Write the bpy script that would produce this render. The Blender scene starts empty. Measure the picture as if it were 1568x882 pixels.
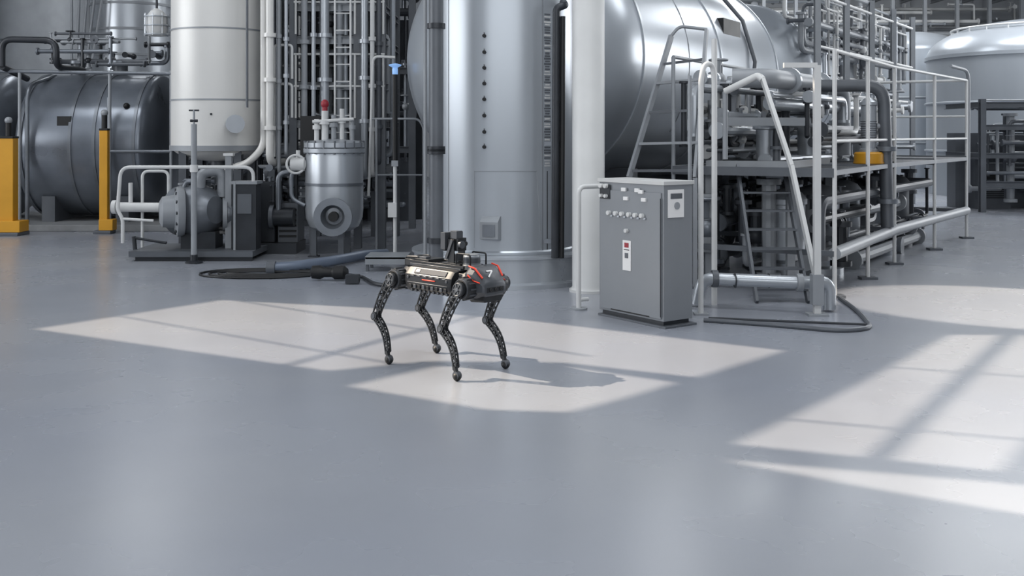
import bpy, math, random
from mathutils import Vector, Matrix
random.seed(7)
S=bpy.context.scene
# ---------------------------------------------------------------- survey helpers (metres)
FP=1600.0; CX=784.0; HY=205.0; H=1.8
def X(px,d): return (px-CX)*d/FP
def Z(py,d): return H-(py-HY)*d/FP
def V(px,py,d): return Vector((X(px,d),d,Z(py,d)))
def F(px,py,z=0.0):
    d=FP*(H-z)/(py-HY); return Vector((X(px,d),d,z))
def lin(c):
    c=c/255.0
    return c/12.92 if c<=0.04045 else ((c+0.055)/1.055)**2.4
def col(r,g,b): return (lin(r),lin(g),lin(b),1)
MATS={}
def mat(name,c,metal=0.0,rough=0.5,var=0.12,scale=3.0,stretch=(1,1,1),bump=0.0,emit=None,coat=0.0):
    if name in MATS: return MATS[name]
    m=bpy.data.materials.new(name); m.use_nodes=True
    nt=m.node_tree; N=nt.nodes; L=nt.links
    b=N['Principled BSDF']
    tc=N.new('ShaderNodeTexCoord'); mp=N.new('ShaderNodeMapping'); mp.inputs['Scale'].default_value=stretch
    L.new(tc.outputs['Object'],mp.inputs['Vector'])
    nz=N.new('ShaderNodeTexNoise'); nz.inputs['Scale'].default_value=scale; nz.inputs['Detail'].default_value=6
    L.new(mp.outputs['Vector'],nz.inputs['Vector'])
    cr=N.new('ShaderNodeValToRGB')
    cr.color_ramp.elements[0].position=0.3; cr.color_ramp.elements[1].position=0.7
    c0=tuple(max(0,v*(1-var)) for v in c[:3])+(1,); c1=tuple(min(1,v*(1+var)) for v in c[:3])+(1,)
    cr.color_ramp.elements[0].color=c0; cr.color_ramp.elements[1].color=c1
    L.new(nz.outputs['Fac'],cr.inputs['Fac']); L.new(cr.outputs['Color'],b.inputs['Base Color'])
    mr=N.new('ShaderNodeMapRange'); mr.inputs['To Min'].default_value=max(0.03,rough-0.07); mr.inputs['To Max'].default_value=min(1,rough+0.07)
    L.new(nz.outputs['Fac'],mr.inputs['Value']); L.new(mr.outputs['Result'],b.inputs['Roughness'])
    b.inputs['Metallic'].default_value=metal
    if coat: b.inputs['Coat Weight'].default_value=coat
    if bump:
        bp=N.new('ShaderNodeBump'); bp.inputs['Strength'].default_value=bump; bp.inputs['Distance'].default_value=0.02
        L.new(nz.outputs['Fac'],bp.inputs['Height']); L.new(bp.outputs['Normal'],b.inputs['Normal'])
    if emit:
        b.inputs['Emission Color'].default_value=emit[0]; b.inputs['Emission Strength'].default_value=emit[1]
    MATS[name]=m; return m
STEEL=mat('brushed_steel',col(176,181,187),0.5,0.3,0.08,2.0,(1,1,0.3))
STEELD=mat('dull_steel',col(122,127,134),0.5,0.36,0.15,3.0)
SHELL=mat('tank_shell',col(174,180,187),0.42,0.31,0.06,1.2,(1,1,0.2))
SHELLD=mat('tank_shell_dark',col(122,128,137),0.5,0.3,0.2,1.5)
WHITE=mat('white_paint',col(204,205,205),0.0,0.42,0.05,2.0)
CREAM=mat('silo_paint',col(222,221,218),0.1,0.38,0.03,1.0)
GREYP=mat('grey_paint',col(145,149,154),0.1,0.45,0.08)
MIDG=mat('mid_grey_paint',col(92,96,102),0.2,0.42,0.12)
DARK=mat('dark_steel',col(50,53,58),0.35,0.4,0.2)
BLACK=mat('black_rubber',col(22,23,25),0.1,0.5,0.2)
CAB=mat('cabinet_paint',col(128,132,137),0.12,0.42,0.03)
CABT=mat('cabinet_top_paint',col(192,193,193),0.1,0.45,0.03)
YEL=mat('safety_yellow',col(202,146,34),0.0,0.45,0.06)
RED=mat('red_paint',col(150,40,52),0.0,0.4,0.05)
LABEL=mat('label_paper',col(225,225,225),0.0,0.6,0.02)
ORANGE=mat('robot_orange',col(226,66,44),0.0,0.4,0.03)
RBLK=mat('robot_black',col(40,42,45),0.3,0.38,0.15,12)
RGRY=mat('robot_grey',col(76,79,84),0.35,0.36,0.1,8)
RLGT=mat('robot_silver',col(132,136,141),0.4,0.4,0.06,8)
RPAN=mat('robot_side_panel',col(72,75,80),0.0,0.7,0.06,8)
HOSE=mat('hose_blue_grey',col(112,123,140),0.2,0.4,0.1)
CONC=mat('plinth_concrete',col(128,130,132),0,0.7,0.12,5)
BEACON=mat('beacon_glass',col(130,170,215),0,0.3,0.02,emit=(col(150,195,255),0.45))
# ---------------------------------------------------------------- mesh builder
class B:
    def __init__(s,name): s.name=name; s.v=[]; s.f=[]; s.m=[]; s.mats=[]; s.M=Matrix()
    def add(s,vs,fs,m):
        if m not in s.mats: s.mats.append(m)
        i=s.mats.index(m); o=len(s.v)
        s.v+= [s.M@Vector(p) for p in vs]
        for f in fs: s.f.append([a+o for a in f]); s.m.append(i)
    def box(s,c,size,m,rz=0,R=None,ch=None):
        hx,hy,hz=[a/2 for a in size]
        c=Vector(c); Rm=R if R is not None else Matrix.Rotation(rz,3,'Z')
        vs=[c+Rm@Vector((x*hx,y*hy,z*hz)) for z in(-1,1) for y in(-1,1) for x in(-1,1)]
        s.add(vs,[(0,2,3,1),(4,5,7,6),(0,1,5,4),(2,6,7,3),(0,4,6,2),(1,3,7,5)],m)
    def beam(s,p,q,w,h,m,up=(0,0,1)):
        p=Vector(p);q=Vector(q);d=(q-p);L=d.length
        if L<1e-6:return
        d/=L; u=Vector(up)
        if abs(d.dot(u))>0.98: u=Vector((0,1,0))
        a=d.cross(u).normalized(); b=a.cross(d).normalized()
        R=Matrix((a,d,b)).transposed()
        s.box((p+q)/2,(w,L,h),m,R=R)
    def ibeam(s,p,q,w,m):
        p=Vector(p);q=Vector(q)
        s.beam(p,q,w*0.16,w,m)
        d=(q-p).normalized(); u=Vector((0,0,1))
        if abs(d.dot(u))>0.98: u=Vector((0,1,0))
        a=d.cross(u).normalized(); b=a.cross(d).normalized()
        for k in(-1,1): s.beam(p+b*k*w*0.46,q+b*k*w*0.46,w*0.9,w*0.1,m)
    def tube(s,pts,r,m,bend=0.0,n=12,caps=True):
        P=[Vector(p) for p in pts]
        if bend>0 and len(P)>2:
            Q=[P[0]]
            for i in range(1,len(P)-1):
                a=P[i-1]-P[i]; b=P[i+1]-P[i]
                t=min(bend,a.length*0.49,b.length*0.49)
                A=P[i]+a.normalized()*t; C=P[i]+b.normalized()*t
                for k in range(7):
                    u=k/6; Q.append(A*(1-u)**2+P[i]*2*u*(1-u)+C*u*u)
            Q.append(P[-1]); P=Q
        R=r if isinstance(r,(list,tuple)) else [r]*len(P)
        vs=[];fs=[]
        t0=(P[1]-P[0]).normalized()
        u=Vector((0,0,1)) if abs(t0.z)<0.9 else Vector((1,0,0))
        a=t0.cross(u).normalized()
        for i,p in enumerate(P):
            if i==0:t=t0
            elif i==len(P)-1:t=(P[i]-P[i-1]).normalized()
            else:
                t=((P[i]-P[i-1]).normalized()+(P[i+1]-P[i]).normalized())
                t=t.normalized() if t.length>1e-6 else t0
            a=(a-t*a.dot(t)).normalized(); b=t.cross(a)
            for k in range(n):
                th=2*math.pi*k/n
                vs.append(p+(a*math.cos(th)+b*math.sin(th))*R[i])
        for i in range(len(P)-1):
            for k in range(n):
                k2=(k+1)%n
                fs.append((i*n+k,i*n+k2,(i+1)*n+k2,(i+1)*n+k))
        if caps:
            fs.append(tuple(range(n-1,-1,-1))); fs.append(tuple((len(P)-1)*n+k for k in range(n)))
        s.add(vs,fs,m)
    def cyl(s,p,q,r,m,r2=None,n=20): s.tube([p,q],[r,r if r2 is None else r2],m,n=n)
    def lathe(s,o,prof,m,axis=(0,0,1),n=48):
        o=Vector(o); ax=Vector(axis).normalized()
        u=Vector((1,0,0)) if abs(ax.x)<0.9 else Vector((0,1,0))
        a=(u-ax*u.dot(ax)).normalized(); b=ax.cross(a)
        vs=[];fs=[]
        for (r,z) in prof:
            r=max(r,1e-4)
            for k in range(n):
                th=2*math.pi*k/n; vs.append(o+ax*z+(a*math.cos(th)+b*math.sin(th))*r)
        for i in range(len(prof)-1):
            for k in range(n):
                k2=(k+1)%n; fs.append((i*n+k,i*n+k2,(i+1)*n+k2,(i+1)*n+k))
        if prof[0][0]>1e-3: fs.append(tuple(range(n-1,-1,-1)))
        if prof[-1][0]>1e-3: fs.append(tuple((len(prof)-1)*n+k for k in range(n)))
        s.add(vs,fs,m)
    def sphere(s,o,r,m,n=16,sc=1.0):
        s.lathe(o,[(r*math.sin(math.pi*i/10),-r*sc*math.cos(math.pi*i/10)) for i in range(11)],m,n=n)
    def ring(s,o,R,r,m,axis=(0,0,1),n=32):
        ax=Vector(axis).normalized(); u=Vector((1,0,0)) if abs(ax.x)<0.9 else Vector((0,1,0))
        a=(u-ax*u.dot(ax)).normalized(); b=ax.cross(a); o=Vector(o)
        vs=[];fs=[];k2=8
        for i in range(n):
            th=2*math.pi*i/n; e=a*math.cos(th)+b*math.sin(th)
            for j in range(k2):
                ph=2*math.pi*j/k2; vs.append(o+e*(R+r*math.cos(ph))+ax*r*math.sin(ph))
        for i in range(n):
            for j in range(k2):
                fs.append((i*k2+j,((i+1)%n)*k2+j,((i+1)%n)*k2+(j+1)%k2,i*k2+(j+1)%k2))
        s.add(vs,fs,m)
    def prism(s,poly,m,a,b,n,depth):
        a,b,n=Vector(a),Vector(b),Vector(n); k=len(poly)
        vs=[a*x+b*y for x,y in poly]+[a*x+b*y+n*depth for x,y in poly]
        fs=[tuple(range(k-1,-1,-1)),tuple(range(k,2*k))]+[(i,(i+1)%k,(i+1)%k+k,i+k) for i in range(k)]
        s.add(vs,fs,m)
    def flange(s,p,ax,r,m,t=0.03):
        p=Vector(p); ax=Vector(ax).normalized()
        s.cyl(p-ax*t,p+ax*t,r,m,n=20)
    def valve(s,p,r,m,wheel=None):
        p=Vector(p); s.sphere(p,r*1.5,m,12); s.cyl(p,p+Vector((0,0,r*4)),r*0.5,m,n=8)
        s.ring(p+Vector((0,0,r*4)),r*1.8,r*0.25,wheel or m,n=16)
    def done(s,bevel=0,parent=None):
        me=bpy.data.meshes.new(s.name); me.from_pydata([tuple(v) for v in s.v],[],s.f)
        for m in s.mats: me.materials.append(m)
        me.polygons.foreach_set('material_index',s.m)
        me.polygons.foreach_set('use_smooth',[True]*len(s.f)); me.update()
        import bmesh
        bm=bmesh.new(); bm.from_mesh(me); bmesh.ops.recalc_face_normals(bm,faces=bm.faces); bm.to_mesh(me); bm.free()
        me.set_sharp_from_angle(angle=math.radians(32))
        o=bpy.data.objects.new(s.name,me); S.collection.objects.link(o)
        if bevel:
            md=o.modifiers.new('bevel','BEVEL'); md.width=bevel; md.segments=2; md.limit_method='ANGLE'; md.angle_limit=math.radians(40)
        if parent: o.parent=parent
        return o
def head(R,hh,z0,sgn=1,k=14,r0=0.0):
    return [(max(r0,R*math.cos(math.pi/2*i/k)),z0+sgn*hh*math.sin(math.pi/2*i/k)) for i in range(k+1)]
def vessel(b,c,ax,R,z0,z1,hh,m,n=64,bands=(),bm=None,hh2=None):
    prof=[(r,z) for r,z in head(R,hh,z0,-1)][::-1]+head(R,hh2 or hh,z1,1)
    b.lathe(c,prof,m,axis=ax,n=n)
    for z in bands:
        b.lathe(c,[(R+0.001,z-0.03),(R+0.02,z-0.03),(R+0.02,z+0.03),(R+0.001,z+0.03)],bm or m,axis=ax,n=n)
def clutter(b,o,u,w,L,W,z0,z1,n,mats,rr=(0.015,0.06),vert=0.4):
    """process piping inside an oriented volume"""
    o=Vector(o);u=Vector(u).normalized();w=Vector(w).normalized()
    k=Vector((0,0,1))
    def P(a,c,z): return o+u*a+w*c+k*z
    for i in range(n):
        r=random.uniform(*rr); m=random.choice(mats)
        a=random.uniform(0.05,L-0.05); c=random.uniform(0.05,W-0.05); z=random.uniform(z0,z1)
        pts=[P(a,c,z)]; cur=[a,c,z]
        for j in range(random.choice((1,2,3,3))):
            t=random.random()
            ax=2 if t<vert else (0 if t<vert+0.42 else 1)
            lo,hi=((0.05,L-0.05),(0.05,W-0.05),(z0+0.05,z1))[ax]
            nv=random.uniform(lo,hi)
            if abs(nv-cur[ax])<r*5: continue
            cur[ax]=nv; pts.append(P(*cur))
        if len(pts)<2: continue
        b.tube(pts,r,m,bend=r*3,n=10)
        for e,e2 in((0,1),(-1,-2)):
            b.flange(pts[e],pts[e2]-pts[e],r*1.7,m,t=r*0.4)
        if random.random()<0.35: b.valve((pts[0]+pts[1])/2,r*1.1,random.choice(mats))
# ---------------------------------------------------------------- room
RX0,RX1,RY0,RY1,RZ=-21,22,-6,44,9.0
def floor_mat():
    m=bpy.data.materials.new('epoxy_floor'); m.use_nodes=True; nt=m.node_tree;N=nt.nodes;L=nt.links;b=N['Principled BSDF']
    tc=N.new('ShaderNodeTexCoord')
    def noise(sc,st,det=6):
        mp=N.new('ShaderNodeMapping'); mp.inputs['Scale'].default_value=st; L.new(tc.outputs['Object'],mp.inputs['Vector'])
        z=N.new('ShaderNodeTexNoise'); z.inputs['Scale'].default_value=sc; z.inputs['Detail'].default_value=det; L.new(mp.outputs['Vector'],z.inputs['Vector']); return z
    a=noise(0.25,(1,1,1),3); c=noise(0.9,(1,1,1),4)
    r1=N.new('ShaderNodeValToRGB'); r1.color_ramp.elements[0].position=0.3; r1.color_ramp.elements[1].position=0.72
    r1.color_ramp.elements[0].color=col(136,141,152); r1.color_ramp.elements[1].color=col(148,151,156)
    L.new(a.outputs['Fac'],r1.inputs['Fac'])
    r2=N.new('ShaderNodeValToRGB'); r2.color_ramp.elements[0].position=0.25; r2.color_ramp.elements[1].position=0.75
    r2.color_ramp.elements[0].color=(0.95,0.95,0.955,1); r2.color_ramp.elements[1].color=(1.02,1.02,1.02,1)
    L.new(c.outputs['Fac'],r2.inputs['Fac'])
    mx=N.new('ShaderNodeMix'); mx.data_type='RGBA'; mx.blend_type='MULTIPLY'; mx.inputs['Factor'].default_value=1
    L.new(r1.outputs['Color'],mx.inputs['A']); L.new(r2.outputs['Color'],mx.inputs['B']); L.new(mx.outputs['Result'],b.inputs['Base Color'])
    mr=N.new('ShaderNodeMapRange'); mr.inputs['To Min'].default_value=0.23; mr.inputs['To Max'].default_value=0.31
    L.new(c.outputs['Fac'],mr.inputs['Value']); L.new(mr.outputs['Result'],b.inputs['Roughness'])
    return m
FLOOR=floor_mat()
WALL=mat('wall_panel',col(176,179,183),0,0.6,0.05,0.6)
CEIL=mat('ceiling_panel',col(185,187,190),0,0.7,0.04,0.6)
b=B('floor'); b.box(((RX0+RX1)/2,(RY0+RY1)/2,-0.1),(RX1-RX0+1,RY1-RY0+1,0.2),FLOOR); b.done()
for nm,c,sz in(('wall_back',((RX0+RX1)/2,RY1+0.15,RZ/2),(RX1-RX0+.6,0.3,RZ)),('wall_front',((RX0+RX1)/2,RY0-0.15,RZ/2),(RX1-RX0+.6,0.3,RZ)),
               ('wall_left',(RX0-0.15,(RY0+RY1)/2,RZ/2),(0.3,RY1-RY0,RZ)),('wall_right',(RX1+0.15,(RY0+RY1)/2,RZ/2),(0.3,RY1-RY0,RZ))):
    b=B(nm); b.box(c,sz,WALL); 
    if nm=='wall_back':
        for i in range(15): b.box((RX0+1.5+i*3,RY1-0.1,RZ/2),(0.35,0.3,RZ),WALL)
        for z in(3.2,6.2): b.box(((RX0+RX1)/2,RY1-0.06,z),(RX1-RX0,0.15,0.25),GREYP)
    b.done()
# sun direction measured from the robot's shadow
SD=Vector((0.885,-0.34,-0.76))
off=-SD*(RZ/0.76)
def hole(pts): return [F(px,py)+off for px,py in pts]
holes=[  # unseen ceiling openings, shaped to throw the sun patches onto the floor
 [(45,503),(330,459),(560,471),(800,490),(1200,537),(1065,578),(860,555),(655,553),(500,568)],
 [(520,590),(655,560),(860,561),(1035,586),(945,612),(870,631),(740,627)],
 [(1105,678),(1290,592),(1440,512),(1760,512),(1760,745),(1400,708)],
 [(1085,702),(1330,722),(1700,752),(1700,812),(1330,748)],
]
cu=bpy.data.curves.new('ceiling','CURVE'); cu.dimensions='2D'; cu.fill_mode='BOTH'; cu.extrude=0.03
def spl(pts):
    sp=cu.splines.new('POLY'); sp.points.add(len(pts)-1)
    for i,p in enumerate(pts): sp.points[i].co=(p[0],p[1],0,1)
    sp.use_cyclic_u=True
spl([(RX0-.3,RY0-.3),(RX1+.3,RY0-.3),(RX1+.3,RY1+.3),(RX0-.3,RY1+.3)])
for h in holes: spl(hole(h))
tmp=bpy.data.objects.new('tmp_ceiling',cu); S.collection.objects.link(tmp)
dg=bpy.context.evaluated_depsgraph_get()
me=bpy.data.meshes.new_from_object(tmp.evaluated_get(dg)); bpy.data.objects.remove(tmp)
me.materials.clear(); me.materials.append(CEIL)
ce=bpy.data.objects.new('ceiling',me); ce.location=(0,0,RZ+0.03); S.collection.objects.link(ce)
b=B('sun_patch_bars')  # unseen bars added to draw thin shadow lines across the sun patches
def bar(p,q,w):
    b.beam(F(*p)+off,F(*q)+off,w,0.05,MIDG)
bar((330,455),(900,545),0.025); bar((160,480),(620,560),0.025); bar((400,570),(740,480),0.025)
bar((1180,640),(1760,690),0.035); bar((1330,560),(1760,590),0.035); bar((1330,715),(1560,500),0.08); bar((1540,740),(1740,500),0.08)
b.done()
# ---------------------------------------------------------------- left side equipment
def htank(name,x0,x1,yc,zc,R,bands,m):
    b=B(name); L=x1-x0
    vessel(b,(x0,yc,zc),(1,0,0),R,0.3,L-0.3,0.3,m,bands=bands,bm=STEELD)
    for t in(0.25,0.75):
        b.box((x0+L*t,yc,(zc-R*0.7)/2+0.06),(0.25,R*1.5,zc-R*0.7-0.1),MIDG)
    b.box((x0+L*0.4,yc-R*0.92,zc+0.45),(0.26,0.12,0.2),BLACK)
    for t in(0.3,0.6): b.cyl((x0+L*t,yc,zc+R*.9),(x0+L*t,yc,zc+R+0.25),0.14,MIDG); b.flange((x0+L*t,yc,zc+R+0.25),(0,0,1),0.2,STEELD)
    b.tube([(x0+0.5,yc-R-0.08,0.15),(x0+0.5,yc-R-0.08,zc+R*.8),(x0+0.5,yc-0.3,zc+R*.98)],0.04,STEELD,bend=0.3)
    b.tube([(x0+L*0.72,yc-R-0.1,0.15),(x0+L*0.72,yc-R-0.1,zc+0.9)],0.03,STEELD)
    b.sphere((x0+L*0.8,yc-R*.86,zc+0.75),0.06,BLACK)
    b.done()
htank('horizontal_storage_tank',X(38,20.5),X(258,20.5),21.0,1.58,1.4,[0.32,1.25,1.7,2.45],SHELLD)
htank('horizontal_storage_tank',X(-230,20.5),X(30,20.5),21.0,1.58,1.4,[0.32,1.5,3.0],SHELLD)
b=B('tank_plinth'); b.box((-10.5,20.9,0.06),(8.9,3.3,0.12),CONC); b.done(0.01)
b=B('tank_guard_rail')
d=19.45
b.tube([V(-60,108,d),V(262,113,d)],0.035,STEELD)
b.tube([V(168,232,d),V(262,232,d)],0.03,STEELD)
for px in(-40,30,168,262): b.tube([Vector((X(px,d),d,0.12)),V(px,108,d)],0.03,GREYP)
b.done()
def ypost(px,w,ytop,d):
    b=B('yellow_guard_post'); x=X(px,d); zt=Z(ytop,d)
    b.box((x,d,zt/2+0.06),(w,w*.8,zt-0.06),YEL); b.box((x+0.06,d,0.16),(w*1.7,w*1.4,0.2),YEL)
    b.box((x,d,0.03),(w*2.1,w*1.8,0.06),MIDG); b.box((x,d,zt+0.02),(w*1.05,w*.9,0.04),BLACK)
    b.cyl((x,d,zt),(x,d,zt+0.3),0.05,BLACK); b.sphere((x,d,zt+0.32),0.065,GREYP)
    b.done(0.01)
ypost(13,0.26,212,18.6); ypost(160,0.15,200,18.9)
def vsilo(name,px,d,r,z0,z1,m,bands,bm=None,legs=None,skirt=False):
    b=B(name); c=(X(px,d),d,0)
    if legs: vessel(b,c,(0,0,1),r,z0,z1,r*.35,m,bands=bands,bm=bm)
    else:
        b.lathe(c,[(r,0),(r,z1)]+head(r,r*.35,z1),m)
        for z in bands: b.lathe(c,[(r+.001,z-.03),(r+.025,z-.03),(r+.025,z+.03),(r+.001,z+.03)],bm or m)
    return b,c
b,c=vsilo('banded_process_column',203,26,0.98,0,6.2,STEEL,[z*0.62 for z in range(1,10)],GREYP)
for k in range(5): b.tube([(c[0]-1.05,24.9-0.05*k,0),(c[0]-1.05+0.22*k,24.9,6.0)],0.03,GREYP)
b.done()
b,c=vsilo('large_storage_silo',40,30,1.7,0,6.6,GREYP,[2.2,4.4]); b.done()
b,c=vsilo('large_storage_silo',-110,27,1.5,0,6.6,GREYP,[2.2,4.4]); b.done()
b=B('caged_lamp'); p=V(240,35,17.5)
b.lathe(p+Vector((0,0,-0.22)),[(0.14,0),(0.17,0.1),(0.17,0.32),(0.1,0.42),(0.03,0.46)],WHITE,n=20)
for z in(-0.2,-0.05,0.1): b.ring(p+Vector((0,0,z)),0.2,0.012,STEEL)
for k in range(8):
    a=k*math.pi/4; b.cyl(p+Vector((.2*math.cos(a),.2*math.sin(a),-0.22)),p+Vector((.2*math.cos(a),.2*math.sin(a),0.15)),0.008,STEEL,n=6)
b.cyl(p+Vector((0,0,0.2)),(p.x,p.y,RZ),0.02,DARK); b.done()
b=B('overhead_pipe_loop'); d=19.25
b.tube([V(3,112,d)+Vector((0,0,.12)),V(3,60,d),V(86,62,d),V(86,102,d),V(86,102,d)+Vector((0,1.2,0))],0.06,DARK,bend=0.2)
b.tube([V(3,112,d)+Vector((0,0,.12)),V(3,112,d)+Vector((0,1.0,-0.05))],0.06,DARK)
b.done()
b=B('rooftop_valve_cluster'); clutter(b,(-9.5,20.5,3.02),(1,0,0),(0,1,0),2.6,0.9,0.0,0.8,24,[MIDG,DARK,STEELD,GREYP],(0.02,0.05)); b.done()
# white silo
b,c=vsilo('white_process_silo',335,16.6,0.725,1.62,7.4,CREAM,[],legs=True)
for py in(42,152):
    z=Z(py,15.9); b.lathe(c,[(0.726,z-.012),(0.735,z-.012),(0.735,z+.012),(0.726,z+.012)],GREYP)
b.lathe(c,[(0.735,1.54),(0.75,1.54),(0.75,1.62),(0.735,1.62)],GREYP)
for k in range(4):
    a=math.pi/4+k*math.pi/2; x=c[0]+.6*math.cos(a); y=c[1]+.6*math.sin(a)
    b.ibeam((x,y,0),(x,y,1.75),0.13,MIDG); b.box((x,y,0.015),(0.22,0.22,0.03),DARK)
b.cyl((c[0],c[1],0.7),(c[0],c[1],1.45),0.12,MIDG); b.lathe((c[0],c[1],0.3),[(0.3,0),(0.3,0.3),(0.12,0.45)],DARK,n=24)
b.tube([(X(404,16),16.0,7),(X(404,16),16.0,1.6),(X(380,16),16.0,1.35),(c[0],16.4,1.2)],0.055,CREAM,bend=0.15)
b.cyl((c[0]+0.35,c[1]-0.55,1.95),(c[0]+0.48,c[1]-0.85,1.95),0.11,GREYP); b.flange((c[0]+0.49,c[1]-0.87,1.95),(0.13,-0.3,0),0.14,STEEL)
b.tube([(X(377,15.8),15.85,6),(X(377,15.8),15.85,2.2)],0.02,MIDG)
b.box((c[0]+.1,c[1]-0.77,2.1),(0.03,0.02,0.03),DARK)
b.done()
# pipe rack
b=B('pipe_rack'); d0=16.4;d1=18.4; xr=585
for px in(450,548,xr):
    for d in(d0,d1):
        b.ibeam((X(px,d0),d,0),(X(px,d0),d,7.2),0.13,MIDG)
for py in(12,62,132,190,262):
    z=Z(py,d0)
    for d in(d0,d1): b.ibeam((X(445,d0),d,z),(X(xr,d0),d,z),0.11,GREYP)
    for px in(450,548,xr): b.ibeam((X(px,d0),d0,z),(X(px,d0),d1,z),0.11,MIDG)
for py in(62,190): b.box(((X(450,d0)+X(xr,d0))/2,(d0+d1)/2,Z(py,d0)+.07),(X(xr,d0)-X(450,d0),d1-d0,0.03),DARK)
for px,r,m,d in((413,.06,CREAM,15.9),(427,.03,GREYP,16.0),(438,.03,STEEL,16.0),(466,.05,GREYP,16.2),(480,.035,STEEL,16.2),(497,.075,STEEL,16.3),(520,.05,GREYP,16.4),(558,.055,STEEL,16.2),(570,.035,WHITE,16.1),(580,.04,MIDG,16.3)):
    zb=random.uniform(0.9,1.5)
    b.tube([(X(px,d),d,7.2),(X(px,d),d,zb),(X(px,d)+random.uniform(-.1,.1),d+0.7,zb)],r,m,bend=r*3)
    for z in(1.9,2.6,3.3): b.flange((X(px,d),d,z+random.uniform(-.1,.1)),(0,0,1),r*1.6,m)
for z in(Z(70,16),Z(130,16)):
    b.tube([(X(445,16),16.1,z-.5),(X(445,16),16.1,z+.02),(X(418,16),16.1,z+.02),(X(418,16),16.1,z-1.1)],0.022,WHITE,bend=0.06)
for px in(512,536): b.tube([(X(px,15.9),15.95,1.2),(X(px,15.9),15.95,7)],0.016,WHITE)
for k in range(22): b.cyl((X(512,15.9),15.95,1.3+k*.26),(X(536,15.9),15.95,1.3+k*.26),0.01,WHITE,n=8)
b.tube([(X(563,15.9),16,Z(300,16)),(X(570,15.9),16,Z(86,16)),(X(604,15.9),16,Z(88,16))],0.022,WHITE,bend=.1)
b.tube([(X(568,15.9),16,Z(182,16)),(X(640,15.9),16,Z(182,16)),(X(648,15.9),16,Z(195,16)),(X(648,15.9),16,0)],0.018,GREYP,bend=.1)
b.tube([(X(575,15.9),16,0),(X(575,15.9),16,Z(182,16))],0.02,GREYP)
b.tube([(X(575,15.9),16,Z(268,16)),(X(648,15.9),16,Z(268,16))],0.014,GREYP)
for py in(62,190):
    z0_=Z(py,d0)+.09
    for zz in(.5,1.0): b.tube([(X(452,d0),d0-.1,z0_+zz),(X(590,d0),d0-.1,z0_+zz)],.018,WHITE)
    for px in(455,500,545,588): b.tube([(X(px,d0),d0-.1,z0_),(X(px,d0),d0-.1,z0_+1.0)],.018,WHITE)
clutter(b,(X(408,16.4),16.4,0),(1,0,0),(0,1,0),1.95,1.9,0.9,6.5,120,[MIDG,GREYP,STEEL,STEEL,DARK,STEELD,WHITE],(0.015,0.06),vert=0.55)
b.done()
def module(name,x0,x1,y0,y1,z1,n,mats=(MIDG,DARK,STEELD,GREYP),back=DARK,bx=0.5,fr=MIDG):
    b=B(name)
    b.box(((x0+x1)/2,y1-0.3,z1*bx/2),(x1-x0,0.5,z1*bx),back)
    k=max(2,int((x1-x0)/1.2))
    for i in range(k+1):
        x=x0+(x1-x0)*i/k; b.ibeam((x,y0,0),(x,y0,z1),0.14,fr)
        b.ibeam((x,y0,z1*.5),(x,y1,z1*.5),0.12,fr); b.ibeam((x,y0,z1*.95),(x,y1,z1*.95),0.12,fr)
    for z in(z1*.25,z1*.5,z1*.75,z1*.95): b.ibeam((x0,y0,z),(x1,y0,z),0.12,fr)
    for i in range(k):
        x=x0+(x1-x0)*(i+.5)/k; h=random.uniform(1.0,1.5)
        b.box((x,y1-0.75,h/2),(0.85,0.4,h),MIDG); b.box((x,y1-0.96,h*.6),(0.3,0.02,0.2),BLACK)
        for j in range(5): b.box((x,y1-0.96,h*.2+j*.05),(0.5,0.02,0.02),BLACK)
    clutter(b,(x0,y0,0),(1,0,0),(0,1,0),x1-x0,(y1-y0)*.7,0.15,z1,n,list(mats),(0.02,0.09),vert=0.4)
    b.done()
module('process_pipe_module',-5.9,-1.9,19.9,22.6,6.0,130,(MIDG,DARK,STEELD,GREYP,STEEL),bx=.7)
module('process_pipe_module',-14.5,-8.5,33.0,36.0,6.0,60,(MIDG,GREYP,STEELD))
b=B('compressor_unit')
cx_=X(428,16)
b.box((cx_,16.0,0.08),(0.66,0.7,0.16),DARK)
b.box((cx_-.15,16.0,0.62),(0.26,0.5,0.9),DARK); b.box((cx_+.16,16.1,0.45),(0.3,0.5,0.6),MIDG)
b.cyl((cx_-.05,15.75,0.55),(cx_+.28,15.75,0.55),0.14,DARK); b.flange((cx_-.05,15.75,0.55),(1,0,0),0.18,MIDG)
for j in range(6): b.box((cx_+.16,15.84,0.25+j*.08),(0.26,0.02,0.03),BLACK)
b.tube([(cx_+.05,15.7,0.65),(cx_+.05,15.7,1.2),(cx_+.3,15.75,1.25)],0.04,STEELD,bend=.1)
clutter(b,(cx_-.3,15.7,0),(1,0,0),(0,1,0),0.62,0.6,0.2,1.3,12,[MIDG,DARK,STEELD],(0.015,0.04))
b.done(0.006)
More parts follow.
